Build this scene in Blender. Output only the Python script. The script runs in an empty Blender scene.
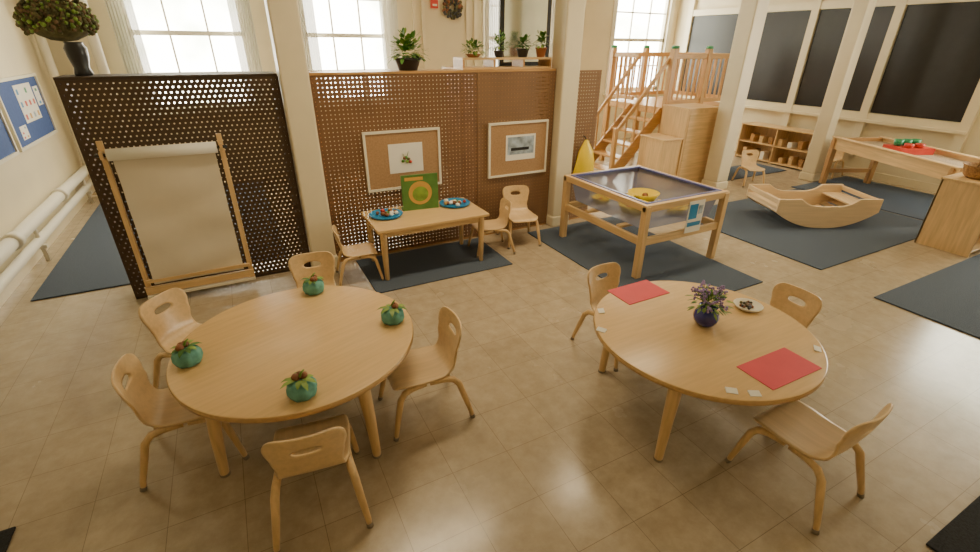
import bpy, math, random
from mathutils import Vector, Matrix
random.seed(7)
scene=bpy.context.scene
COL=bpy.context.collection
# ------------------------------------------------------------------ materials
def new_mat(name):
    m=bpy.data.materials.new(name); m.use_nodes=True
    nt=m.node_tree; b=nt.nodes['Principled BSDF']; return m,nt,b
def plain(name,c,rough=.5,var=.06,scale=8,metal=0,bump=0,coat=0,emit=None,trans=0,alpha=1):
    m,nt,b=new_mat(name)
    tc=nt.nodes.new('ShaderNodeTexCoord'); n=nt.nodes.new('ShaderNodeTexNoise'); n.inputs['Scale'].default_value=scale; n.inputs['Detail'].default_value=4
    nt.links.new(tc.outputs['Object'],n.inputs['Vector'])
    r=nt.nodes.new('ShaderNodeValToRGB'); r.color_ramp.elements[0].position=.3; r.color_ramp.elements[1].position=.7
    r.color_ramp.elements[0].color=[max(0,x*(1-var)) for x in c]+[1]; r.color_ramp.elements[1].color=[min(1,x*(1+var)) for x in c]+[1]
    nt.links.new(n.outputs['Fac'],r.inputs['Fac']); nt.links.new(r.outputs['Color'],b.inputs['Base Color'])
    b.inputs['Roughness'].default_value=rough; b.inputs['Metallic'].default_value=metal
    if coat: b.inputs['Coat Weight'].default_value=coat
    if trans: b.inputs['Transmission Weight'].default_value=trans
    if alpha<1: b.inputs['Alpha'].default_value=alpha
    if bump:
        bp=nt.nodes.new('ShaderNodeBump'); bp.inputs['Strength'].default_value=bump; bp.inputs['Distance'].default_value=.01
        nt.links.new(n.outputs['Fac'],bp.inputs['Height']); nt.links.new(bp.outputs['Normal'],b.inputs['Normal'])
    return m
def wood(name,c,rough=.38,axis=0,var=.16,scale=3.0,coat=.15):
    m,nt,b=new_mat(name)
    tc=nt.nodes.new('ShaderNodeTexCoord'); mp=nt.nodes.new('ShaderNodeMapping'); s=[14,14,14]; s[axis]=1.0
    mp.inputs['Scale'].default_value=s
    n=nt.nodes.new('ShaderNodeTexNoise'); n.inputs['Scale'].default_value=scale; n.inputs['Detail'].default_value=6; n.inputs['Distortion'].default_value=.4
    r=nt.nodes.new('ShaderNodeValToRGB'); r.color_ramp.elements[0].position=.32; r.color_ramp.elements[1].position=.68
    r.color_ramp.elements[0].color=[x*(1-var) for x in c]+[1]; r.color_ramp.elements[1].color=[min(1,x*(1+var*.6)) for x in c]+[1]
    nt.links.new(tc.outputs['Object'],mp.inputs['Vector']); nt.links.new(mp.outputs['Vector'],n.inputs['Vector'])
    nt.links.new(n.outputs['Fac'],r.inputs['Fac']); nt.links.new(r.outputs['Color'],b.inputs['Base Color'])
    b.inputs['Roughness'].default_value=rough; b.inputs['Coat Weight'].default_value=coat; b.inputs['Coat Roughness'].default_value=.25
    return m
def pegmat(name,c,pitch,rad,stag=False):
    m,nt,b=new_mat(name); N=nt.nodes; L=nt.links
    out=[n for n in N if n.type=='OUTPUT_MATERIAL'][0]
    tc=N.new('ShaderNodeTexCoord'); sp=N.new('ShaderNodeSeparateXYZ'); L.new(tc.outputs['Object'],sp.inputs[0])
    def mth(op,a,bv=None,cv=None):
        n=N.new('ShaderNodeMath'); n.operation=op
        for i,v in enumerate((a,bv,cv)):
            if v is None: continue
            if isinstance(v,(int,float)): n.inputs[i].default_value=v
            else: L.new(v,n.inputs[i])
        return n.outputs[0]
    zs=mth('DIVIDE',sp.outputs['Z'],pitch); xs=mth('DIVIDE',sp.outputs['X'],pitch)
    if stag:
        xs=mth('ADD',xs,mth('MULTIPLY',mth('FLOOR',zs),.5))
    fx=mth('SUBTRACT',mth('FRACT',xs),.5); fz=mth('SUBTRACT',mth('FRACT',zs),.5)
    d=mth('SQRT',mth('ADD',mth('MULTIPLY',fx,fx),mth('MULTIPLY',fz,fz)))
    hole=mth('LESS_THAN',d,rad/pitch)
    n=N.new('ShaderNodeTexNoise'); n.inputs['Scale'].default_value=5; n.inputs['Detail'].default_value=5
    L.new(tc.outputs['Object'],n.inputs['Vector'])
    r=N.new('ShaderNodeValToRGB'); r.color_ramp.elements[0].color=[x*.8 for x in c]+[1]; r.color_ramp.elements[1].color=[x*1.2 for x in c]+[1]
    L.new(n.outputs['Fac'],r.inputs['Fac']); L.new(r.outputs['Color'],b.inputs['Base Color']); b.inputs['Roughness'].default_value=.6
    tr=N.new('ShaderNodeBsdfTransparent'); mx=N.new('ShaderNodeMixShader')
    L.new(hole,mx.inputs[0]); L.new(b.outputs[0],mx.inputs[1]); L.new(tr.outputs[0],mx.inputs[2]); L.new(mx.outputs[0],out.inputs['Surface'])
    return m
WOODC=(.72,.49,.24)
M_wood=wood('birch_x',WOODC); M_woody=wood('birch_y',WOODC,axis=1); M_woodz=wood('birch_z',WOODC,axis=2)
M_boat=wood('pale_boat_ply',(.77,.58,.36),var=.08); M_boaty=wood('pale_boat_ply_y',(.72,.53,.31),axis=1,var=.1)
M_top=wood('maple_laminate',(.71,.48,.225),rough=.24,axis=0,var=.07,scale=4)
M_edge=wood('table_edge',(.56,.34,.135),rough=.35)
M_shell=wood('chair_ply',(.76,.54,.29),rough=.30,axis=1,var=.1)
M_wood_d=wood('wood_mid',(.52,.29,.11),var=.2); M_wood_dz=wood('wood_mid_z',(.50,.28,.11),axis=2,var=.2)
M_rubber=plain('foot_rubber',(.25,.2,.15),.7)
M_white=plain('white_paint',(.80,.75,.62),.45,.02)
M_cream=plain('cream_wall',(.76,.67,.475),.6,.03,3)
M_trim=plain('cream_trim',(.78,.69,.50),.4,.02)
M_ceil=plain('ceiling_paint',(.70,.65,.55),.8,.02)
M_paper=plain('paper',(.86,.83,.76),.7,.03)
M_kraft=plain('easel_paper',(.70,.62,.49),.75,.05,3)
M_black=plain('black_panel',(.010,.010,.012),.35,.2)
M_blackf=plain('black_frame',(.015,.013,.012),.4)
M_rug=plain('rug_bluegrey',(.070,.092,.130),.95,.5,160,bump=.5)
M_rugdk=plain('rug_dark',(.02,.022,.026),.95,.4,120,bump=.5)
M_red=plain('red_paper',(.72,.07,.095),.6,.04)
M_teal=plain('teal_cloth',(.13,.36,.30),.8,.2,30,bump=.4)
M_leaf=plain('leaf_green',(.07,.20,.03),.5,.4,12)
M_leaf2=plain('leaf_light',(.22,.36,.06),.5,.3,12)
M_brown=plain('acorn_brown',(.22,.08,.03),.5,.4,20)
M_cob=plain('cobalt_glaze',(.012,.02,.24),.12,.2,coat=.5)
M_purple=plain('purple_flower',(.38,.28,.58),.7,.3,40)
M_hyd=plain('dried_hydrangea',(.13,.12,.05),.9,.5,20)
M_hyd2=plain('dried_hydrangea_pink',(.20,.13,.07),.9,.4,20)
M_terra=plain('terracotta',(.42,.16,.07),.7,.1)
M_darkpot=plain('dark_pot',(.03,.03,.035),.3,.2)
M_tub=plain('clear_tub',(.26,.31,.50),.15,.06,alpha=.62)
M_tubrim=plain('blue_rim',(.10,.12,.36),.3,.06)
M_yel=plain('yellow_plastic',(.88,.64,.02),.35,.05)
M_bluetray=plain('blue_tray',(.02,.25,.55),.3,.05)
M_redp=plain('red_plastic',(.6,.05,.03),.35); M_grnp=plain('green_plastic',(.03,.28,.12),.35)
M_cork=plain('cork',(.40,.24,.12),.85,.15,60)
M_bblue=plain('bulletin_blue',(.05,.10,.30),.8,.1,30)
M_wick=plain('wicker',(.35,.19,.07),.8,.4,60,bump=.5)
M_greycov=plain('photo_grey',(.35,.42,.50),.5,.5,14)
M_bookg=plain('book_green',(.09,.22,.05),.4,.15,10)
M_ochre=plain('book_ochre',(.62,.36,.08),.4,.1)
M_curt=plain('sheer_curtain',(.80,.77,.68),.8,.04,alpha=.85)
M_sand=plain('sand',(.40,.30,.20),.9,.3,60)
def floor_mat():
    m,nt,b=new_mat('vinyl_tile'); N=nt.nodes;L=nt.links
    tc=N.new('ShaderNodeTexCoord'); br=N.new('ShaderNodeTexBrick'); br.offset=0; br.squash=1
    br.inputs['Scale'].default_value=1; br.inputs['Brick Width'].default_value=.305; br.inputs['Row Height'].default_value=.305
    br.inputs['Mortar Size'].default_value=.0017; br.inputs['Mortar Smooth'].default_value=.3
    br.inputs['Color1'].default_value=(.48,.395,.28,1); br.inputs['Color2'].default_value=(.44,.36,.255,1); br.inputs['Mortar'].default_value=(.26,.20,.135,1)
    L.new(tc.outputs['Object'],br.inputs['Vector'])
    n=N.new('ShaderNodeTexNoise'); n.inputs['Scale'].default_value=10; n.inputs['Detail'].default_value=9; n.inputs['Roughness'].default_value=.7
    L.new(tc.outputs['Object'],n.inputs['Vector'])
    r=N.new('ShaderNodeValToRGB'); r.color_ramp.elements[0].position=.35; r.color_ramp.elements[0].color=(.82,.80,.77,1); r.color_ramp.elements[1].position=.65; r.color_ramp.elements[1].color=(1.05,1.05,1.05,1)
    L.new(n.outputs['Fac'],r.inputs['Fac'])
    mx=N.new('ShaderNodeMix'); mx.data_type='RGBA'; mx.blend_type='MULTIPLY'; mx.inputs['Factor'].default_value=1
    L.new(br.outputs['Color'],mx.inputs['A']); L.new(r.outputs['Color'],mx.inputs['B']); L.new(mx.outputs['Result'],b.inputs['Base Color'])
    n2=N.new('ShaderNodeTexNoise'); n2.inputs['Scale'].default_value=2.2; n2.inputs['Detail'].default_value=6; L.new(tc.outputs['Object'],n2.inputs['Vector'])
    mr=N.new('ShaderNodeMapRange'); mr.inputs['To Min'].default_value=.15; mr.inputs['To Max'].default_value=.34
    L.new(n2.outputs['Fac'],mr.inputs['Value']); L.new(mr.outputs['Result'],b.inputs['Roughness'])
    b.inputs['Coat Weight'].default_value=.25; b.inputs['Coat Roughness'].default_value=.15
    bp=N.new('ShaderNodeBump'); bp.inputs['Strength'].default_value=.12; bp.inputs['Distance'].default_value=.004
    L.new(n2.outputs['Fac'],bp.inputs['Height']); L.new(bp.outputs['Normal'],b.inputs['Normal'])
    return m
M_floor=floor_mat()
# ------------------------------------------------------------------ mesh builder
class B:
    def __init__(s,name): s.name=name; s.v=[]; s.f=[]; s.mi=[]; s.sm=[]; s.mats=[]
    def m(s,mat):
        if mat not in s.mats: s.mats.append(mat)
        return s.mats.index(mat)
    def add(s,vs,fs,mat,smooth=False,M=None):
        o=len(s.v); k=s.m(mat)
        for v in vs:
            v=Vector(v); s.v.append(M@v if M else v)
        for f in fs: s.f.append([i+o for i in f]); s.mi.append(k); s.sm.append(smooth)
    def box(s,lo,hi,mat,M=None):
        x0,y0,z0=lo;x1,y1,z1=hi
        s.add([(x0,y0,z0),(x1,y0,z0),(x1,y1,z0),(x0,y1,z0),(x0,y0,z1),(x1,y0,z1),(x1,y1,z1),(x0,y1,z1)],
          [(0,3,2,1),(4,5,6,7),(0,1,5,4),(1,2,6,5),(2,3,7,6),(3,0,4,7)],mat,False,M)
    def beam(s,p0,p1,w,h,mat,up=(0,0,1)):
        p0=Vector(p0);p1=Vector(p1);d=(p1-p0);L=d.length;d.normalize();u=Vector(up)
        if abs(d.dot(u))>.98:u=Vector((0,1,0))
        sx=d.cross(u).normalized();uz=sx.cross(d)
        M=Matrix((sx,d,uz)).transposed().to_4x4();M.translation=p0
        s.box((-w/2,0,-h/2),(w/2,L,h/2),mat,M)
    def tube(s,pts,rs,mat,seg=10,sx=1,cap=True):
        pts=[Vector(p) for p in pts]; 
        if isinstance(rs,(int,float)): rs=[rs]*len(pts)
        n=len(pts); vs=[];fs=[]; ref=None
        for i,p in enumerate(pts):
            t=(pts[min(i+1,n-1)]-pts[max(i-1,0)]).normalized()
            if ref is None: ref=Vector((1,0,0)) if abs(t.x)<.9 else Vector((0,1,0))
            a=(ref-t*ref.dot(t)).normalized(); ref=a; b=t.cross(a)
            for k in range(seg):
                g=2*math.pi*k/seg; vs.append(p+a*math.cos(g)*rs[i]*sx+b*math.sin(g)*rs[i])
        for i in range(n-1):
            for k in range(seg):
                k2=(k+1)%seg; fs.append((i*seg+k,i*seg+k2,(i+1)*seg+k2,(i+1)*seg+k))
        if cap: fs.append(tuple(range(seg-1,-1,-1))); fs.append(tuple(range((n-1)*seg,n*seg)))
        s.add(vs,fs,mat,True)
    def lathe(s,prof,mat,c=(0,0,0),seg=32,smooth=True,wob=0):
        vs=[];fs=[];n=len(prof)
        for i,(r,z) in enumerate(prof):
            for k in range(seg):
                g=2*math.pi*k/seg; rr=r*(1+wob*math.sin(8*g)); vs.append((c[0]+rr*math.cos(g),c[1]+rr*math.sin(g),c[2]+z))
        for i in range(n-1):
            for k in range(seg):
                k2=(k+1)%seg; fs.append((i*seg+k,i*seg+k2,(i+1)*seg+k2,(i+1)*seg+k))
        if prof[0][0]>.001: fs.append(tuple(range(seg-1,-1,-1)))
        if prof[-1][0]>.001: fs.append(tuple(range((n-1)*seg,n*seg)))
        s.add(vs,fs,mat,smooth)
    def ball(s,c,r,mat,seg=12,rz=None,M=None):
        rz=rz or r; vs=[];fs=[];rn=max(4,seg//2)
        for i in range(rn+1):
            a=math.pi*i/rn-math.pi/2
            for k in range(seg):
                g=2*math.pi*k/seg; vs.append((c[0]+r*math.cos(a)*math.cos(g),c[1]+r*math.cos(a)*math.sin(g),c[2]+rz*math.sin(a)))
        for i in range(rn):
            for k in range(seg):
                k2=(k+1)%seg; fs.append((i*seg+k,i*seg+k2,(i+1)*seg+k2,(i+1)*seg+k))
        s.add(vs,fs,mat,True,M)
    def leaf(s,p,d,L,w,mat,droop=.3):
        p=Vector(p);d=Vector(d).normalized();sd=d.cross(Vector((0,0,1)))
        if sd.length<.1: sd=Vector((1,0,0))
        sd.normalize(); dz=Vector((0,0,-1))
        m1=p+d*L*.35+dz*droop*L*.1; m2=p+d*L*.7+dz*droop*L*.35; e=p+d*L+dz*droop*L*.8
        s.add([p,m1+sd*w/2,m1-sd*w/2,m2+sd*w*.4,m2-sd*w*.4,e],[(0,1,2),(2,1,3,4),(4,3,5)],mat,True)
    def foliage(s,c,r,rz,n,L,w,mats):
        for i in range(n):
            a=random.uniform(0,2*math.pi); e=random.uniform(-.2,1); q=math.sqrt(max(0,1-e*e))
            d=Vector((q*math.cos(a),q*math.sin(a),e)); k=random.uniform(.3,1)
            p=Vector(c)+Vector((d.x*r*k,d.y*r*k,d.z*rz*k))
            s.leaf(p,d+Vector((random.uniform(-.4,.4),random.uniform(-.4,.4),random.uniform(-.3,.3))),L*random.uniform(.7,1.2),w,random.choice(mats))
    def extr(s,poly,t,mat,M):
        n=len(poly); vs=[(x,-t/2,z) for x,z in poly]+[(x,t/2,z) for x,z in poly]
        fs=[tuple(range(n)),tuple(range(2*n-1,n-1,-1))]+[(i,i+n,(i+1)%n+n,(i+1)%n) for i in range(n)]
        s.add(vs,fs,mat,False,M)
    def obj(s,loc=(0,0,0),rot=0,bevel=0,scale=1):
        me=bpy.data.meshes.new(s.name); me.from_pydata([tuple(v) for v in s.v],[],s.f)
        for m in s.mats: me.materials.append(m)
        for i,p in enumerate(me.polygons): p.material_index=s.mi[i]; p.use_smooth=s.sm[i]
        me.update(); o=bpy.data.objects.new(s.name,me); COL.objects.link(o)
        o.location=loc; o.rotation_euler=(0,0,math.radians(rot)); o.scale=(scale,)*3
        if bevel:
            b=o.modifiers.new('bevel','BEVEL'); b.width=bevel; b.segments=2; b.limit_method='ANGLE'; b.angle_limit=math.radians(40)
        return o
def inst(o,loc,rot,name=None,sc=1):
    n=bpy.data.objects.new(name or o.name.split('.')[0],o.data); COL.objects.link(n); n.location=loc; n.rotation_euler=(0,0,math.radians(rot)); n.scale=(sc,sc,sc)
    for md in o.modifiers:
        k=n.modifiers.new(md.name,md.type)
        if md.type=='BEVEL': k.width=md.width;k.segments=md.segments;k.limit_method='ANGLE';k.angle_limit=md.angle_limit
        if md.type=='SOLIDIFY': k.thickness=md.thickness; k.offset=md.offset
    return n
T=Matrix.Translation
# ------------------------------------------------------------------ room
XL,XR,YB,YF,ZC=-1.95,8.9,8.3,-1.4,3.3
b=B('floor'); b.box((XL-.1,YF-.1,-.1),(XR+.1,YB+.1,0),M_floor); b.obj()
b=B('ceiling'); b.box((XL-.1,YF-.1,ZC),(XR+.1,YB+.1,ZC+.1),M_ceil); b.obj()
def wall(name,axis,pos,a0,a1,openings,mat,out):
    b=B(name); cur=a0
    lo,hi=(pos,pos+.15) if out>0 else (pos-.15,pos)
    def bx(u0,u1,z0,z1):
        if u1-u0<.001 or z1-z0<.001: return
        if axis=='x': b.box((u0,lo,z0),(u1,hi,z1),mat)
        else: b.box((lo,u0,z0),(hi,u1,z1),mat)
    for (u0,u1,z0,z1) in sorted(openings):
        bx(cur,u0,0,ZC); bx(u0,u1,0,z0); bx(u0,u1,z1,ZC); cur=u1
    bx(cur,a1,0,ZC); b.obj()
WB=[(-1.0,.40,1.0,3.0),(1.2,2.5,1.0,3.0),(4.3,5.5,1.0,3.0),(7.2,8.65,1.0,3.0)]
WR=[(.5,2.3,.9,2.9)]
wall('wall_back','x',YB,XL,XR,WB,M_cream,1)
wall('wall_right','y',XR,YF,YB,WR,M_cream,1)
wall('wall_left','y',XL,YF,YB,[],M_cream,-1)
wall('wall_front','x',YF,XL,XR,[],M_cream,-1)
b=B('baseboard_left'); b.box((XL,YF,0),(XL+.02,YB,.12),M_trim); b.obj()
b=B('baseboard_back'); b.box((XL,YB-.02,0),(XR,YB,.12),M_trim); b.obj()
b=B('baseboard_right'); b.box((XR-.02,YF,0),(XR,YB,.12),M_trim); b.obj()
wi=0
def window(axis,pos,u0,u1,z0,z1):
    global wi; wi+=1
    b=B('window_%d'%wi)
    def bx(a0,a1,c0,c1,d0,d1,mat=M_white):
        if axis=='x': b.box((a0,pos+d0,c0),(a1,pos+d1,c1),mat)
        else: b.box((pos+d0,a0,c0),(pos+d1,a1,c1),mat)
    t=.10
    bx(u0-t,u0,z0-t,z1+t,-.03,0); bx(u1,u1+t,z0-t,z1+t,-.03,0); bx(u0-t,u1+t,z1,z1+t,-.03,0); bx(u0-t-.04,u1+t+.04,z0-.05,z0,-.09,0)
    f=.05
    bx(u0,u0+f,z0,z1,.03,.09); bx(u1-f,u1,z0,z1,.03,.09); bx(u0,u1,z0,z0+.07,.03,.09); bx(u0,u1,z1-f,z1,.03,.09)
    zm=(z0+z1)/2; bx(u0,u1,zm-.03,zm+.03,.03,.09)
    for k in (1,2):
        x=u0+(u1-u0)*k/3; bx(x-.012,x+.012,z0,z1,.05,.075)
    for z in (z0+(zm-z0)/2,zm+(z1-zm)/2): bx(u0,u1,z-.012,z+.012,.05,.075)
    b.obj()
    L=bpy.data.lights.new('window_portal','AREA'); L.shape='RECTANGLE'; L.size=u1-u0; L.size_y=z1-z0
    L.cycles.is_portal=True
    o=bpy.data.objects.new('window_portal',L); COL.objects.link(o)
    if axis=='x': o.location=((u0+u1)/2,pos+.13,(z0+z1)/2); o.rotation_euler=(math.radians(-90),0,0)
    else: o.location=(pos+.13,(u0+u1)/2,(z0+z1)/2); o.rotation_euler=(math.radians(90),0,math.radians(90))
for w in WB: window('x',YB,*w)
for w in WR: window('y',XR,*w)
def curtain(x0,x1,z0=1.0,z1=3.15,y=YB-.16):
    b=B('sheer_curtain'); n=40; vs=[];fs=[]
    for i in range(n+1):
        x=x0+(x1-x0)*i/n; yy=y+.03*math.sin(i*1.25)
        vs+=[(x,yy,z0),(x,yy,z1)]
    for i in range(n): fs.append((2*i,2*i+2,2*i+3,2*i+1))
    b.add(vs,fs,M_curt,True); return b.obj()
for w in WB[:3]: curtain(w[0]-.12,w[0]+.16); curtain(w[1]-.16,w[1]+.12)
def pillar(x,y,w=.24):
    b=B('support_pillar'); b.box((-w/2,-w/2,.12),(w/2,w/2,ZC),M_trim); b.box((-w/2-.012,-w/2-.012,0),(w/2+.012,w/2+.012,.12),M_trim)
    b.obj((x,y,0),bevel=.015)
pillar(.49,4.30,.215); pillar(3.14,4.30,.215); pillar(6.15,4.5,.24); pillar(7.95,4.15,.2)
for i,x in enumerate((2.95,3.1,3.9,4.05,6.0,6.15)):
    b=B('trim_%d'%(i+1)); b.box((x-.025,YB-.04,0),(x+.025,YB,ZC),M_trim); b.obj()
ys=[7.9,6.6,5.33,4.12,2.85]
b=B('trim_10')
for i,y in enumerate(ys): b.box((XR-.07,y-.06,.3),(XR,y+.06,ZC),M_trim)
b.box((XR-.06,2.8,.88),(XR,7.95,.98),M_trim); b.box((XR-.06,2.8,2.45),(XR,7.95,2.56),M_trim); b.box((XR-.10,2.8,.84),(XR,7.95,.88),M_trim)
b.obj()
for i in range(4):
    b=B('blackboard'); b.box((XR-.03,ys[i+1]+.07,.985),(XR-.002,ys[i]-.07,2.445),M_black); b.obj()
b=B('radiator_pipe')
b.tube([(XL+.1,YF+.3,.38),(XL+.1,8.0,.38)],.055,M_white,14); b.tube([(XL+.09,YF+.3,.2),(XL+.09,8.0,.2)],.04,M_white,14)
for y in (1,3.3,5.6,7.6): b.box((XL+.022,y-.02,.13),(XL+.14,y+.02,.16),M_white); b.tube([(XL+.1,y,.0),(XL+.1,y,.4)],.018,M_white,8)
b.tube([(XL+.1,8.0,.38),(XL+.1,8.05,.5),(XL+.1,8.05,ZC)],.05,M_white,12)
for y in (5.1,6.6): b.tube([(XL+.1,y-.06,.38),(XL+.1,y+.06,.38)],.07,M_white,14)
b.obj()
b=B('steam_pipe'); b.tube([(-1.35,8.1,0),(-1.35,8.1,ZC)],.06,M_white,14); b.tube([(-1.35,8.1,.0),(-1.35,8.1,.05)],.09,M_white,14); b.obj()
def bulletin(y0,y1,z0,z1,seed):
    random.seed(seed); b=B('bulletin_board'); x=XL+.003
    b.box((x,y0,z0),(x+.015,y1,z1),M_bblue)
    for a in ((y0-.03,y0,z0-.03,z1+.03),(y1,y1+.03,z0-.03,z1+.03)): b.box((x,a[0],a[2]),(x+.03,a[1],a[3]),M_white)
    b.box((x,y0,z0-.03),(x+.03,y1,z0),M_white); b.box((x,y0,z1),(x+.03,y1,z1+.03),M_white)
    def sh(ya,yb,za,zb,n):
        b.box((x+.015,ya,za),(x+.018,yb,zb),M_paper)
        for i in range(n):
            for j in range(3):
                yy=ya+(yb-ya)*(i+.3)/n; zz=za+(zb-za)*(j+.25)/3
                if random.random()<.8: b.box((x+.018,yy,zz),(x+.019,yy+(yb-ya)*.4/n,zz+(zb-za)*.14),random.choice([M_redp,M_ochre,M_grnp,M_bluetray,M_greycov]))
    sh(y0+.45,y0+.98,z0+.18,z1-.05,4); sh(y0+.18,y0+.38,z0+.05,z0+.18,2); sh(y1-.22,y1-.05,z0+.3,z1-.1,1)
    b.obj()
bulletin(6.35,7.6,.93,1.53,1); bulletin(4.95,6.2,.93,1.53,2)
def rug(x0,x1,y0,y1,m=None):
    b=B('rug'); b.box((x0,y0,0.001),(x1,y1,.012),m or M_rug); b.obj(bevel=.004)
rug(XL+.2,.2,4.64,7.95); rug(.78,2.1,3.5,4.25); rug(2.67,3.92,2.16,4.15); rug(4.65,7.2,2.07,3.9); rug(4.5,7.4,.3,1.55)
rug(7.25,8.7,2.1,4.0); rug(6.4,8.2,4.68,5.28); rug(2.25,4.2,-.9,.26,M_rugdk); rug(XL+.2,-1.19,.4,2.13,M_rugdk)
# ------------------------------------------------------------------ pegboard divider
YP=4.30; HP=1.66
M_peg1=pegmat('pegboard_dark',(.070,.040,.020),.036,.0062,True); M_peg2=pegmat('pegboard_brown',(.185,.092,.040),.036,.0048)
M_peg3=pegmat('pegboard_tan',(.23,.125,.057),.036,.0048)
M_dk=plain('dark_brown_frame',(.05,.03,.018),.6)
def peg(x0,x1,mat,fr):
    b=B('pegboard_divider'); b.add([(x0,YP,.02),(x1,YP,.02),(x1,YP,HP),(x0,YP,HP)],[(0,1,2,3)],mat)
    t=.02
    b.box((x0,YP+.004,0),(x0+t,YP+.03,HP),fr); b.box((x1-t,YP+.004,0),(x1,YP+.03,HP),fr); b.box((x0,YP+.004,HP-t),(x1,YP+.03,HP),fr); b.box((x0,YP+.004,0),(x1,YP+.03,.04),fr)
    b.obj()
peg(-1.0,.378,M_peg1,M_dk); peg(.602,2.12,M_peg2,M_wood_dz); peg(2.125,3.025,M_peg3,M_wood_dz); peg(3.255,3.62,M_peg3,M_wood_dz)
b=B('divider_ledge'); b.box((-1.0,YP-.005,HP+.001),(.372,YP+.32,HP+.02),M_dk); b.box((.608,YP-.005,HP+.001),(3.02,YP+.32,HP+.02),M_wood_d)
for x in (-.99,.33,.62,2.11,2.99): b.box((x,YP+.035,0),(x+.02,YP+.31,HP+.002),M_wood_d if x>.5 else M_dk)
b.obj()
LZ=HP+.02
b=B('paper_roll_easel')
def ep(x,z,o=0): return (x,4.17+.06*z/1.25-o,z)
EL,ER=-.865,-.125
for x in (EL,ER): b.beam(ep(x,.06),ep(x,1.27),.035,.03,M_woodz,up=(0,1,0))
b.beam(ep(EL-.02,.12,.02),ep(ER+.02,.12,.02),.03,.06,M_wood); b.beam(ep(EL,.20,.03),ep(ER,.20,.03),.025,.025,M_wood)
b.beam(ep(EL-.02,.07,.02),ep(ER+.02,.07,.02),.05,.02,M_white)
b.tube([ep(EL+.03,1.18,.05),ep(ER-.03,1.18,.05)],.042,M_paper,18); b.tube([ep(EL-.04,1.18,.05),ep(ER+.04,1.18,.05)],.012,M_blackf,8)
for x in (EL,ER): b.beam(ep(x,1.18,0),ep(x,1.18,.08),.02,.05,M_wood)
vs=[];fs=[]
for i in range(25):
    z=1.16-(1.16-.17)*i/24
    for k in range(13): vs.append(ep(EL+.05+(ER-EL-.1)*k/12,z,.035+.010*math.sin(i*.4)*math.sin(k*.4)+.006*math.sin(i*.9+k*.3)))
for i in range(24):
    for k in range(12): a=i*13+k; fs.append((a,a+1,a+14,a+13))
b.add(vs,fs,M_kraft,True); b.obj()
def cork(x0,x1,z0,z1,px,kind):
    b=B('framed_cork_board'); y=YP-.002
    b.box((x0,y-.015,z0),(x1,y,z1),M_cork); t=.022
    for a in ((x0-t,x0,z0-t,z1+t),(x1,x1+t,z0-t,z1+t),(x0,x1,z0-t,z0),(x0,x1,z1,z1+t)): b.box((a[0],y-.024,a[2]),(a[1],y,a[3]),M_white)
    b.box((px[0],y-.018,px[2]),(px[1],y-.0155,px[3]),M_paper)
    w=px[1]-px[0];h=px[3]-px[2]
    if kind==0:
        for i,(fx,fz,m) in enumerate(((.40,.40,M_leaf),(.52,.38,M_leaf2),(.50,.52,M_leaf),(.62,.36,M_redp),(.45,.50,M_brown),(.57,.46,M_hyd))):
            b.ball((px[0]+w*fx,y-.019,px[2]+h*fz),.017,m,8,.014)
        b.leaf((px[0]+w*.5,y-.020,px[2]+h*.5),(.4,0,1),.07,.02,M_leaf,0); b.leaf((px[0]+w*.48,y-.020,px[2]+h*.5),(-.6,0,1),.06,.02,M_leaf2,0)
    else:
        b.box((px[0]+.02,y-.0195,px[2]+.06),(px[1]-.02,y-.018,px[3]-.02),M_greycov); b.box((px[0]+.06,y-.0205,px[2]+.1),(px[1]-.08,y-.019,px[2]+.13),M_blackf)
    b.obj()
cork(1.0,1.69,.67,1.17,(1.2,1.53,.80,1.07),0); cork(2.26,2.93,.66,1.17,(2.44,2.80,.80,1.06),1)
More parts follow.
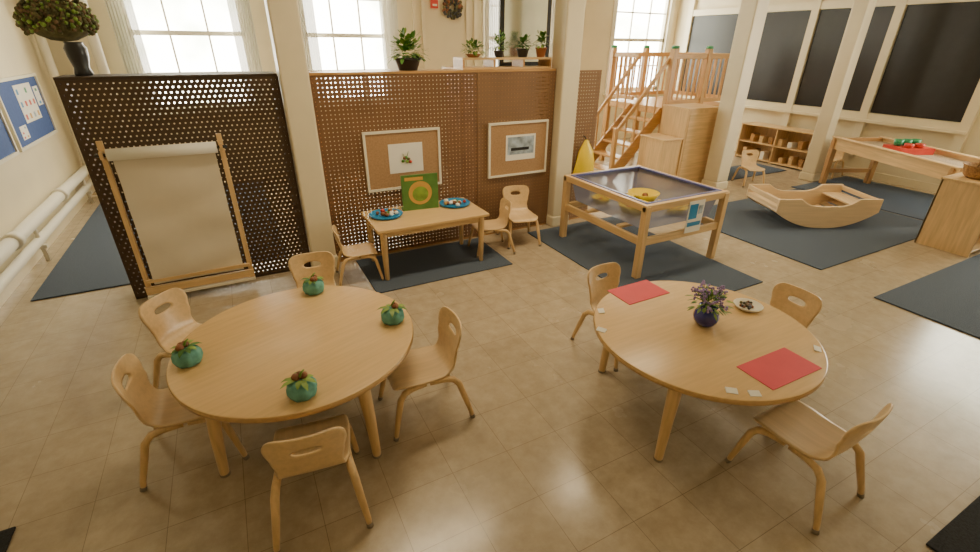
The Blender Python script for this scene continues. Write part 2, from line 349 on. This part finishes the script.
# ------------------------------------------------------------------ chairs
def chair():
    b=B('childs_chair')
    prof=[(.175,.278),(.165,.292),(.14,.299),(.08,.298),(.0,.292),(-.07,.292),(-.12,.300),(-.152,.320),(-.172,.352),(-.185,.39),(-.197,.43),(-.208,.47),(-.217,.51),(-.224,.545),(-.228,.572)]
    def cr(p,n):
        out=[]
        for i in range(len(p)-1):
            p0=p[max(i-1,0)];p1=p[i];p2=p[i+1];p3=p[min(i+2,len(p)-1)]
            for k in range(n):
                t=k/n; out.append(tuple(.5*((2*p1[j])+(-p0[j]+p2[j])*t+(2*p0[j]-5*p1[j]+4*p2[j]-p3[j])*t*t+(-p0[j]+3*p1[j]-3*p2[j]+p3[j])*t**3) for j in (0,1)))
        out.append(p[-1]); return out
    P=cr(prof,4); Ls=[0]
    for i in range(1,len(P)): Ls.append(Ls[-1]+math.dist(P[i],P[i-1]))
    TL=Ls[-1]
    def hw(s):
        keys=[(0,.158),(.12,.164),(.25,.156),(.34,.132),(.40,.128),(.47,.142),(.54,.155),(TL,.155)]
        w=keys[-1][1]
        for a,c in zip(keys,keys[1:]):
            if a[0]<=s<=c[0]:
                t=(s-a[0])/(c[0]-a[0]); t=t*t*(3-2*t); w=a[1]+(c[1]-a[1])*t; break
        for e in (s,TL-s):
            R=.055
            if e<R: w-=R*(1-math.sqrt(max(0,1-((R-e)/R)**2)))
        return w
    nu=24; meta=[]
    sc=TL-.085
    for i,(y,z) in enumerate(P):
        s=Ls[i]; w=hw(s)
        for k in range(nu+1):
            u=-1+2*k/nu; meta.append((u*w,s))
    def pos(x,s):
        j=0
        while j<len(Ls)-2 and Ls[j+1]<s: j+=1
        t=(s-Ls[j])/(Ls[j+1]-Ls[j]); y=P[j][0]+(P[j+1][0]-P[j][0])*t; z=P[j][1]+(P[j+1][1]-P[j][1])*t
        bk=min(1,max(0,(s-.34)/.12)); return (x,y+bk*.035*(x/.16)**2,z+(1-bk)*.006*(x/.16)**2)
    A,Bb=.058,.020
    ins=lambda x,s: (abs(x)/A)**2.6+(abs(s-sc)/Bb)**2.6
    keep=[]
    for i in range(len(P)-1):
        for k in range(nu):
            q=[i*(nu+1)+k,i*(nu+1)+k+1,(i+1)*(nu+1)+k+1,(i+1)*(nu+1)+k]
            cx=sum(meta[a][0] for a in q)/4; cs=sum(meta[a][1] for a in q)/4
            if ins(cx,cs)>1: keep.append(q)
    used=set(a for q in keep for a in q); cnt={}
    for q in keep:
        for a in q: cnt[a]=cnt.get(a,0)+1
    for a in used:
        x,s=meta[a]; r,c=divmod(a,nu+1)
        if cnt[a]<4 and 0<c<nu and 0<r<len(P)-1:
            v=ins(x,s)**(1/2.6)
            if v>0: meta[a]=(x/v,sc+(s-sc)/v)
    top=[Vector(pos(*m)) for m in meta]
    b.add(top,keep,M_shell,True)
    for sx in (-1,1):
        b.tube([(sx*.178,.205,.0),(sx*.172,.196,.05),(sx*.160,.172,.16),(sx*.152,.155,.23),(sx*.147,.130,.265),(sx*.143,.085,.279),(sx*.14,.01,.281)],[.0125,.014,.017,.018,.018,.017,.013],M_woodz,10)
        b.tube([(sx*.190,-.235,.0),(sx*.184,-.225,.05),(sx*.168,-.193,.16),(sx*.158,-.170,.24),(sx*.150,-.140,.272),(sx*.143,-.09,.281),(sx*.14,-.01,.281)],[.0125,.014,.017,.018,.018,.017,.013],M_woodz,10)
        b.tube([(sx*.178,.206,.0),(sx*.1755,.201,.02)],.0145,M_rubber,10); b.tube([(sx*.190,-.236,.0),(sx*.1875,-.231,.02)],.0145,M_rubber,10)
    b.box((-.14,.03,.272),(.14,.06,.288),M_wood); b.box((-.14,-.07,.272),(.14,-.04,.286),M_wood)
    return b.obj()
CH=chair()
sd=CH.modifiers.new('solid','SOLIDIFY'); sd.thickness=.010; sd.offset=-1
def face(dx,dy): return math.degrees(math.atan2(dy,dx))-90
first=True
for (x,y,d,sc) in [(.64,2.03,(-1,.04),1),(.02,1.69,(.14,1),1),(-.48,2.28,(1,-.06),1),(-.44,2.86,(.75,-.66),1),(.27,3.04,(-.1,-1),1),
        (2.04,1.99,(.05,-1),.97),(2.70,1.36,(-1,0),.97),(2.07,.75,(-.03,1),1),(.74,3.88,(1,-.12),.84),(2.06,3.90,(-1,.15),.88),(2.47,4.0,(-.25,-1),.96)]:
    r=face(*d)
    z=.012 if (y>3.5 and x<2.2) else 0
    if first: CH.location=(x,y,z); CH.rotation_euler=(0,0,math.radians(r)); first=False
    else: inst(CH,(x,y,z),r,sc=sc)
inst(CH,(6.8,4.4,.0),150,sc=.85); inst(CH,(8.42,4.18,0),100,sc=.95)
# ------------------------------------------------------------------ round tables
def rtable(x,y,rot,a0,R=.6,H=.52):
    b=B('round_table')
    b.lathe([(R-.008,H-.032),(R,H-.026),(R,H-.006)],M_edge,seg=96)
    b.lathe([(R,H-.006),(R-.003,H-.001),(R-.008,H),(.0005,H)],M_top,seg=96)
    b.lathe([(.0005,H-.032),(R-.008,H-.032)],M_edge,seg=96)
    pts=[]
    for k in range(4):
        g=math.radians(a0+90*k-rot); c=Vector((math.cos(g)*.48,math.sin(g)*.48,0)); o=Vector((math.cos(g)*.515,math.sin(g)*.515,0)); pts.append(c)
        b.tube([o,o+Vector((0,0,.02)),c*1.04+Vector((0,0,.25)),c+Vector((0,0,.40)),c+Vector((0,0,H-.032))],[.021,.022,.028,.033,.036],M_woodz,20)
        b.tube([o,o+Vector((0,0,.012))],.024,M_rubber,16)
    for k in range(4):
        p=pts[k]+Vector((0,0,H-.065));q=pts[(k+1)%4]+Vector((0,0,H-.065)); b.beam(p,q,.02,.06,M_wood)
    return b.obj((x,y,0),rot)
rtable(.075,2.265,20,207,R=.59); rtable(2.035,1.365,0,208,R=.58)
TZ=.52
def gourd(x,y,s):
    random.seed(s); b=B('squash_on_teal_cloth')
    b.lathe([(.038,0),(.056,.006),(.065,.03),(.064,.055),(.052,.076),(.03,.085),(.0005,.086)],M_teal,seg=48,wob=.035)
    for k in range(3):
        a=random.uniform(0,6.28); b.ball((.02*math.cos(a),.02*math.sin(a),.095),.020,M_brown,10,.018)
    b.tube([(0,0,.10),(.01,.005,.118),(.024,.01,.126)],[.007,.005,.004],M_leaf2,6)
    for k in range(8):
        a=k*.8+random.uniform(0,.5); b.leaf((.012*math.cos(a),.012*math.sin(a),.09),(math.cos(a),math.sin(a),.3),.07*random.uniform(.7,1.2),.026,random.choice([M_leaf,M_leaf2]),.6)
    b.obj((x,y,TZ),scale=.97)
gourd(.23,2.75,1); gourd(.56,2.20,2); gourd(-.42,2.28,3); gourd(.03,1.79,4)
def sheet(name,x0,x1,y0,y1,mat,z=TZ,rot=0):
    b=B(name); w=(x1-x0)/2;h=(y1-y0)/2; b.box((-w,-h,0.0005),(w,h,.003),mat); b.obj(((x0+x1)/2,(y0+y1)/2,z),rot)
sheet('red_paper_placemat',1.86,2.19,1.74,1.94,M_red); sheet('red_paper_placemat',1.90,2.26,.86,1.05,M_red,rot=-1)
for (x,y,r) in ((1.80,.885,-30),(1.725,.945,-40),(1.53,1.60,-60),(1.66,1.76,-120),(2.40,.96,35)):
    b=B('name_tag'); b.add([(-.025,-.016,.0005),(.025,-.016,.0005),(.025,.016,.0005),(-.025,.016,.0005),(-.025,-.016,.003),(.025,-.016,.003),(.025,.018,.008),(-.025,.018,.008)],[(0,3,2,1),(4,5,6,7),(0,1,5,4),(1,2,6,5),(2,3,7,6),(3,0,4,7)],M_paper); b.obj((x,y,TZ),r)
b=B('blue_vase_of_flowers')
b.lathe([(.035,0),(.042,.004),(.062,.03),(.068,.055),(.06,.082),(.045,.098),(.042,.105),(.050,.118),(.046,.118),(.038,.105),(.03,.09)],M_cob,seg=36)
random.seed(11)
for k in range(44):
    a=random.uniform(0,6.28); e=random.uniform(.25,1.0); r=.12*math.sqrt(1-e*e*.7)*random.uniform(.5,1)
    tip=Vector((math.cos(a)*r,math.sin(a)*r,.12+.12*e*random.uniform(.6,1)))
    b.tube([(0,0,.09),tip*.55+Vector((0,0,.06)),tip],.0015,M_leaf,4)
    for j in range(4): b.ball(tip+Vector((random.uniform(-.012,.012),random.uniform(-.012,.012),random.uniform(-.01,.014))),.0065,M_purple,6)
b.foliage((0,0,.13),.09,.08,110,.045,.014,[M_leaf,M_leaf2]); b.obj((2.08,1.39,TZ))
b=B('white_bowl'); b.lathe([(.045,0),(.066,.006),(.080,.022),(.075,.024),(.055,.012),(.0005,.010)],M_white,seg=36)
for k in range(30):
    a=random.uniform(0,6.28);r=random.uniform(0,.046); b.ball((r*math.cos(a),r*math.sin(a),.018),.009,random.choice([M_brown,M_hyd,M_darkpot]),6)
b.obj((2.46,1.40,TZ))
# ------------------------------------------------------------------ small rectangular table
b=B('rectangular_table'); x0,x1,y0,y1=.87,1.92,3.64,4.22; H=.50
b.box((x0,y0,H-.028),(x1,y1,H),M_top)
for x in (x0+.06,x1-.06):
    for y in (y0+.06,y1-.06): b.tube([(x,y,.012),(x,y,.3),(x,y,H-.028)],[.02,.028,.03],M_woodz,16)
b.beam((x0+.06,y0+.06,H-.06),(x1-.06,y0+.06,H-.06),.02,.06,M_wood); b.beam((x0+.06,y1-.06,H-.06),(x1-.06,y1-.06,H-.06),.02,.06,M_wood)
b.beam((x0+.06,y0+.06,H-.06),(x0+.06,y1-.06,H-.06),.02,.06,M_wood); b.beam((x1-.06,y0+.06,H-.06),(x1-.06,y1-.06,H-.06),.02,.06,M_wood)
b.obj(bevel=.006)
def tray(x,y,s):
    random.seed(s); b=B('blue_toy_tray'); b.lathe([(.10,0),(.13,.004),(.15,.022),(.145,.022),(.125,.008),(.0005,.006)],M_bluetray,seg=32)
    for k in range(16):
        a=random.uniform(0,6.28);r=random.uniform(0,.10); b.ball((r*math.cos(a),r*math.sin(a),.026),random.uniform(.016,.026),random.choice([M_redp,M_paper,M_ochre,M_brown,M_paper,M_leaf]),8,.018)
    b.obj((x,y,H))
tray(1.05,4.0,1); tray(1.74,4.03,2)
b=B('picture_book'); b.box((0,-.01,0),(.34,.01,.33),M_bookg)
b.add([(.17+.11*math.cos(a*math.pi/16),-.0115,.16+.11*math.sin(a*math.pi/16)) for a in range(32)],[tuple(range(32))],M_ochre)
b.add([(.17+.075*math.cos(a*math.pi/16),-.0125,.15+.07*math.sin(a*math.pi/16)) for a in range(32)],[tuple(range(32))],M_leaf2)
b.box((.03,-.0115,.28),(.2,-.0105,.31),M_ochre); b.box((0,.01,0),(.34,.10,.008),M_bookg)
b.obj((1.23,4.06,H),-6)
# ------------------------------------------------------------------ water table
b=B('water_play_table'); x0,x1,y0,y1,H=2.95,3.93,2.74,3.87,.68; z0=.012
for x in (x0,x1):
    for y in (y0,y1): b.box((x-.03,y-.03,z0),(x+.03,y+.03,H+.0),M_woodz)
for y in (y0,y1):
    b.box((x0-.03,y-.022,H-.05),(x1+.03,y+.022,H+.012),M_wood); b.box((x0,y-.018,H-.36),(x1,y+.018,H-.29),M_wood)
for x in (x0,x1):
    b.box((x-.022,y0,H-.05),(x+.022,y1,H+.010),M_woody); b.box((x-.018,y0,H-.36),(x+.018,y1,H-.29),M_woody)
def tub(b,x0,x1,y0,y1,zt,zb,mat,rim):
    i=.05
    vs=[(x0,y0,zt),(x1,y0,zt),(x1,y1,zt),(x0,y1,zt),(x0+i,y0+i,zb),(x1-i,y0+i,zb),(x1-i,y1-i,zb),(x0+i,y1-i,zb)]
    b.add(vs,[(0,1,5,4),(1,2,6,5),(2,3,7,6),(3,0,4,7),(4,5,6,7)],mat)
    w=.03
    b.box((x0-.005,y0-.005,zt-.008),(x1+.005,y0+w,zt+.012),rim); b.box((x0-.005,y1-w,zt-.008),(x1+.005,y1+.005,zt+.012),rim)
    b.box((x0-.005,y0+w,zt-.008),(x0+w,y1-w,zt+.012),rim); b.box((x1-w,y0+w,zt-.008),(x1+.005,y1-w,zt+.012),rim)
tub(b,x0+.025,x1-.025,y0+.025,y1-.025,H+.004,H-.25,M_tub,M_tubrim)
b.box((x0+.02,y0+.3,H-.30),(x1-.02,y0+.36,H-.275),M_wood); b.box((x0+.02,y1-.36,H-.30),(x1-.02,y1-.3,H-.275),M_wood)
b.obj(bevel=.005)
def scoop(x,y,z,r,s):
    b=B('yellow_water_toy'); b.lathe([(.04,0),(.08,.01),(.115,.07),(.105,.07),(.07,.018),(.0005,.015)],M_yel,seg=28)
    b.tube([(.105,0,.06),(.16,0,.08),(.20,0,.075)],[.014,.012,.012],M_yel,8)
    b.ball((-.03,.0,.035),.025,M_brown,8); b.ball((.03,.03,.035),.02,M_redp,8); o=b.obj((x,y,z),r,scale=s); return o
for (x,y,r,s) in ((3.27,3.20,60,1.4),(3.63,3.45,200,1.4),(3.64,3.02,100,1.0),(3.20,3.60,20,.9)): scoop(x,y,H-.245,r,s)
b=B('paper_sign'); b.box((0,0,0),(.20,.004,.30),M_paper); b.box((.015,-.001,.06),(.185,0,.10),M_bluetray); b.box((.015,-.001,.13),(.12,0,.27),M_bluetray); b.box((.13,-.001,.17),(.185,0,.25),M_greycov)
b.obj((3.44,y0-.028,.36))
b=B('yellow_raincoat'); 
vs=[];fs=[];rows=[(.02,.95),(.05,.90),(.10,.82),(.12,.72),(.14,.60),(.15,.52)]
for i,(w,z) in enumerate(rows):
    for k in range(17):
        a=math.pi*2*k/16; vs.append((3.45+w*math.cos(a)*(1+.1*math.sin(3*a+i)),4.235+.05*math.sin(a)*min(1,w*9),z))
for i in range(5):
    for k in range(16): q=i*17+k; fs.append((q,q+1,q+18,q+17))
b.add(vs,fs,M_yel,True); b.tube([(3.45,4.24,.94),(3.45,4.27,.98),(3.45,4.298,.98)],.006,M_blackf,6); b.obj()
# ------------------------------------------------------------------ rocking boat
b=B('rocking_boat'); Lh=.60; W=.64; HH=.19; TP=.345
pw=lambda a: HH*abs(a)**2.2
poly=[(a*Lh,pw(a)) for a in [-1+2*i/28 for i in range(29)]]
top=[(Lh*a,TP-.085*max(0,1-(a/.55)**4) if abs(a)<.55 else TP) for a in [1-2*i/32 for i in range(33)]]
for sy in (-1,1): b.extr(poly+top,.028,M_boat,T((0,sy*W/2,0)))
for i in range(15):
    a=-.95+1.9*i/14; z=pw(a)+.024
    sl=math.atan2(HH*2.2*abs(a)**1.2*(1 if a>0 else -1),Lh)
    b.box((-.032,-W/2,-.008),(.032,W/2,.008),M_boaty,T((a*Lh,0,z))@Matrix.Rotation(-sl,4,'Y'))
for sx in (-1,1):
    b.box((sx*.46-.11,-W/2,.225),(sx*.46+.11,W/2,.245),M_boaty)
    b.box((sx*.585-.01,-W/2,.19),(sx*.585+.01,W/2,.25),M_boaty); b.box((sx*.585-.01,-W/2,.28),(sx*.585+.01,W/2,.335),M_boaty)
b.obj((5.95,3.02,.013),-26,bevel=.005)
# ------------------------------------------------------------------ sand table right
b=B('sand_play_table'); hw,hl,H2=.36,.94,.69
for x in (-hw,hw):
    for y in (-hl,hl): b.box((x-.035,y-.035,.012),(x+.035,y+.035,H2-.02),M_wood_dz)
for y in (-hl,hl): b.box((-hw-.04,y-.02,H2-.15),(hw+.04,y+.02,H2+.01),M_wood_d); b.box((-hw,y-.015,.18),(hw,y+.015,.24),M_wood_d)
for x in (-hw,hw): b.box((x-.02,-hl-.04,H2-.15),(x+.02,hl+.04,H2+.01),M_woody)
b.box((-hw,-hl,H2-.12),(hw,hl,H2-.04),M_sand)
for x in (-hw-.02,hw-.02): b.box((x-.02,-hl-.05,H2+.005),(x+.06,hl+.05,H2+.025),M_woody)
b.obj((7.79,2.90,0),-25,bevel=.004)
b=B('toy_cup_set'); b.box((-.22,-.16,0),(.22,.16,.08),M_redp)
for i in (-1,0,1): b.lathe([(.03,.08),(.045,.09),(.055,.16),(.05,.16),(.038,.10),(.0005,.095)],M_grnp,c=(i*.12,.05,0),seg=20)
b.lathe([(.03,.08),(.05,.09),(.055,.13),(.05,.13),(.0005,.095)],M_redp,c=(.06,-.09,0),seg=20); b.lathe([(.03,.08),(.05,.09),(.055,.13),(.05,.13),(.0005,.095)],M_redp,c=(-.09,-.09,0),seg=20)
b.obj((7.85,3.0,H2-.039),-25)
b=B('wooden_cabinet'); w,d,h=.62,.46,.70
b.box((0,0,0),(.02,d,h),M_woodz); b.box((w-.02,0,0),(w,d,h),M_woodz); b.box((0,d-.02,0),(w,d,h),M_woodz); b.box((-.01,-.01,h),(w+.01,d+.01,h+.022),M_wood); b.box((.02,0,.04),(w-.02,d-.02,.06),M_wood); b.box((.02,0,.36),(w-.02,d-.02,.38),M_wood)
b.obj((6.3,1.57,.0),0,bevel=.004)
b=B('wicker_basket'); b.lathe([(.10,0),(.13,.03),(.15,.12),(.16,.13),(.14,.13),(.12,.04),(.0005,.02)],M_wick,seg=32,wob=.015)
b.tube([(-.15,0,.12),(-.11,0,.24),(0,0,.29),(.11,0,.24),(.15,0,.12)],.01,M_wick,8); b.obj((6.56,1.84,.722))
b=B('low_toy_shelf'); x0,x1,y0,y1,h=8.40,8.78,4.45,5.85,.62
b.box((x0,y0,0),(x1,y0+.02,h),M_woodz); b.box((x0,y1-.02,0),(x1,y1,h),M_woodz); b.box((x1-.02,y0,0),(x1,y1,h),M_woodz)
for z in (.04,.32,h): b.box((x0,y0,z-.02),(x1,y1,z),M_woody)
b.box((x0,(y0+y1)/2-.01,0),(x1,(y0+y1)/2+.01,h),M_woodz); b.obj(bevel=.003)
b=B('wooden_block_set')
for i in range(14):
    y=y0+.06+.09*i; z=.041 if i%2 else .321; hh=random.uniform(.06,.16)
    if abs(y+.03-(y0+y1)/2)<.05: continue
    b.box((8.46,y,z),(8.62,y+.07,z+hh),random.choice([M_wood,M_wood_d,M_wick,M_paper,M_woody]))
b.obj()
# ------------------------------------------------------------------ loft
LW=wood('loft_wood',(.60,.35,.14),var=.18); LWz=wood('loft_wood_z',(.60,.35,.14),axis=2,var=.18)
b=B('play_loft'); X0,X1,Y0,Y1=5.85,7.3,5.4,6.7; PZ=1.05; PT=1.86
for x in (X0,(X0+X1)/2,X1):
    for y in (Y0,Y1):
        b.box((x-.04,y-.04,0),(x+.04,y+.04,PT),LWz); b.lathe([(.05,0),(.05,.03),(.03,.04),(.0005,.045)],M_grnp,c=(x,y,PT),seg=16)
b.box((X0-.02,Y0-.02,PZ-.1),(X1+.02,Y1+.02,PZ),LW)
def rail(p,q,n,z0=PZ+.08,z1=PT-.1):
    p=Vector(p);q=Vector(q)
    b.beam(p+Vector((0,0,z1)),q+Vector((0,0,z1)),.04,.07,LW); b.beam(p+Vector((0,0,z0)),q+Vector((0,0,z0)),.04,.06,LW)
    for i in range(1,n): 
        r=p+(q-p)*i/n; b.box((r.x-.012,r.y-.012,z0),(r.x+.012,r.y+.012,z1),LWz)
rail((X0,Y0,0),(X1,Y0,0),14); rail((X0,Y1,0),(X1,Y1,0),14); rail((X1,Y0,0),(X1,Y1,0),12); rail((X0,Y0+.7,0),(X0,Y1,0),6)
b.box((6.5,Y0-.01,.0),(7.28,Y0+.01,PZ-.1),LWz)
for i in range(5):
    z=PZ*(5-i)/6; x=X0-.05-.17*i; b.box((x-.19,Y0+.05,z-.03),(x,Y0+.68,z),LW)
for y in (Y0+.04,Y0+.69):
    b.beam((X0,y,PZ-.05),(X0-.92,y,.05),.03,.18,LW); b.beam((X0,y,PZ+.7),(X0-.88,y,.75),.035,.05,LW)
    b.box((X0-.92,y-.03,0),(X0-.86,y+.03,.80),LWz)
    for k in range(1,5): 
        x=X0-.175*k; zz=PZ*(1-k/5.2); b.box((x-.011,y-.011,zz),(x+.011,y+.011,zz+.68),LWz)
b.obj(bevel=.004)
b=B('stepped_cabinet'); b.box((0,0,0),(.62,.5,1.10),M_woodz); b.box((-.34,.02,0),(0,.5,.70),M_woodz); b.box((-.01,-.012,1.10),(.63,.51,1.125),M_wood); b.box((-.36,.0,.70),(0,.51,.72),M_wood)
b.box((.03,-.008,.05),(.59,0,1.05),M_wood); b.obj((5.60,4.74,0),-4,bevel=.006)
# ------------------------------------------------------------------ plants on ledge
YL=4.46
b=B('vase_of_dried_hydrangea'); b.lathe([(.05,0),(.055,.01),(.045,.05),(.06,.12),(.065,.17),(.05,.2),(.055,.21)],M_darkpot,seg=28)
random.seed(5)
for k in range(1100):
    a=random.uniform(0,6.28);e=random.uniform(-.55,1);q=math.sqrt(1-e*e); r=random.uniform(.86,1.06)
    b.ball((q*math.cos(a)*.20*r-.04,q*math.sin(a)*.20*r,.34+e*.14*r+.012*math.sin(a*5)),random.uniform(.008,.015),random.choice([M_hyd,M_hyd,M_hyd2,M_leaf2]),6)
b.ball((-.04,0,.34),.185,M_hyd,16,.13); b.obj((-.86,YL,LZ))
def plant(x,y,z,pr,ph,pm,fr,fh,n,L,w,mats,name='potted_plant',lift=.03):
    b=B(name); b.lathe([(pr*.7,0),(pr*.75,.005),(pr,ph*.85),(pr*1.1,ph*.86),(pr*1.1,ph),(pr*.95,ph),(pr*.9,ph*.9),(.0005,ph*.9)],pm,seg=24)
    b.foliage((0,0,ph+lift),fr,fh,n,L,w,mats); b.obj((x,y,z))
random.seed(21)
plant(1.50,YL,LZ,.115,.10,M_darkpot,.14,.17,240,.075,.035,[M_leaf,M_leaf,M_leaf2],'potted_jade_plant')
b=B('wooden_plant_riser'); b.box((2.0,4.36,LZ+.001),(3.0,4.58,LZ+.018),M_wood); b.box((2.0,4.36,LZ+.085),(3.0,4.58,LZ+.103),M_wood)
for x in (2.0,2.33,2.66,2.98): b.box((x,4.36,LZ+.018),(x+.02,4.58,LZ+.085),M_wood_d)
b.obj()
RZt=LZ+.103
plant(2.16,YL,RZt,.07,.03,M_terra,.11,.08,190,.055,.022,[M_leaf,M_leaf2],'potted_herb')
plant(2.44,YL,RZt,.05,.06,M_darkpot,.08,.12,140,.055,.022,[M_leaf,M_leaf2],'potted_fern')
plant(2.70,4.44,RZt,.06,.08,M_darkpot,.07,.08,130,.055,.022,[M_leaf],'potted_ivy')
plant(2.93,YL,RZt,.055,.09,M_terra,.06,.11,120,.05,.03,[M_leaf,M_leaf2],'potted_begonia')
b=B('black_framed_mirror'); b.box((0,0,0),(.62,.03,1.0),M_blackf); M_mir=plain('mirror_glass',(.75,.78,.72),.15,.1,3,metal=.9); b.box((.05,-.003,.05),(.57,0,.95),M_mir); b.obj((2.60,4.74,HP+.021))
b=B('tall_storage_cabinet'); b.box((2.1,4.66,0),(3.4,5.05,HP),M_wood_dz); b.box((2.08,4.64,HP),(3.42,5.07,HP+.02),M_wood_d); b.obj()
b=B('dried_wreath')
for k in range(160):
    a=random.uniform(0,6.28); r=.14+random.uniform(-.08,.04); b.ball((r*math.cos(a),random.uniform(-.05,-.032),r*math.sin(a)),.028,random.choice([M_hyd,M_brown,M_darkpot,M_darkpot]),6)
b.tube([(0,-.03,.16),(0,-.03,.35)],.006,M_blackf,6); b.obj((3.62,YB-.01,2.45))
b=B('fire_alarm_pull'); b.box((-.06,-.05,0),(.06,0,.12),M_redp); b.box((-.04,-.056,.03),(.04,-.05,.06),M_white); b.obj((3.3,YB-.002,2.42),bevel=.006)
# ------------------------------------------------------------------ lights
def added_fill(x,y,E):  # unseen ceiling housing and area lamp, added as soft fill for the room
    b=B('added_fill_housing'); b.box((-.62,-.16,ZC-.09),(.62,.16,ZC),M_white); b.obj((x,y,0))
    L=bpy.data.lights.new('added_fill_lamp','AREA'); L.shape='RECTANGLE'; L.size=1.2; L.size_y=.3; L.energy=E; L.color=(1,.80,.50); L.spread=math.radians(120)
    o=bpy.data.objects.new('added_fill_lamp',L); COL.objects.link(o); o.location=(x,y,ZC-.1)
for x,y,e in ((1.1,3.2,22),(3.3,3.2,22),(6.4,3.2,14),(.2,6.4,18),(3.2,6.4,18),(6.4,6.4,20)): added_fill(x,y,e)
w=bpy.data.worlds.new('world'); scene.world=w; w.use_nodes=True; nt=w.node_tree; bg=nt.nodes['Background']
tc=nt.nodes.new('ShaderNodeTexCoord'); n=nt.nodes.new('ShaderNodeTexNoise'); n.inputs['Scale'].default_value=9; n.inputs['Detail'].default_value=5
r=nt.nodes.new('ShaderNodeValToRGB'); r.color_ramp.elements[0].position=.36; r.color_ramp.elements[0].color=(.6,.64,.44,1); r.color_ramp.elements[1].position=.5; r.color_ramp.elements[1].color=(1,.94,.78,1)
nt.links.new(tc.outputs['Generated'],n.inputs['Vector']); nt.links.new(n.outputs['Fac'],r.inputs['Fac']); nt.links.new(r.outputs['Color'],bg.inputs['Color']); bg.inputs['Strength'].default_value=20
# ------------------------------------------------------------------ camera
f,pi_,ro,ya=467.14,26.41,.51,27.91
t=math.radians(pi_);rr=math.radians(ro);y=math.radians(ya)
Fh=Vector((math.sin(y),math.cos(y),0));R=Vector((math.cos(y),-math.sin(y),0));Z=Vector((0,0,1))
F=Fh*math.cos(t)-Z*math.sin(t);U=Fh*math.sin(t)+Z*math.cos(t)
R2=R*math.cos(rr)+U*math.sin(rr);U2=U*math.cos(rr)-R*math.sin(rr)
cd=bpy.data.cameras.new('camera'); cd.sensor_width=36; cd.lens=f/980*36; cd.clip_start=.05
c=bpy.data.objects.new('camera',cd); COL.objects.link(c); scene.camera=c
M=Matrix((R2,U2,-F)).transposed().to_4x4(); M.translation=(0,0,1.9); c.matrix_world=M
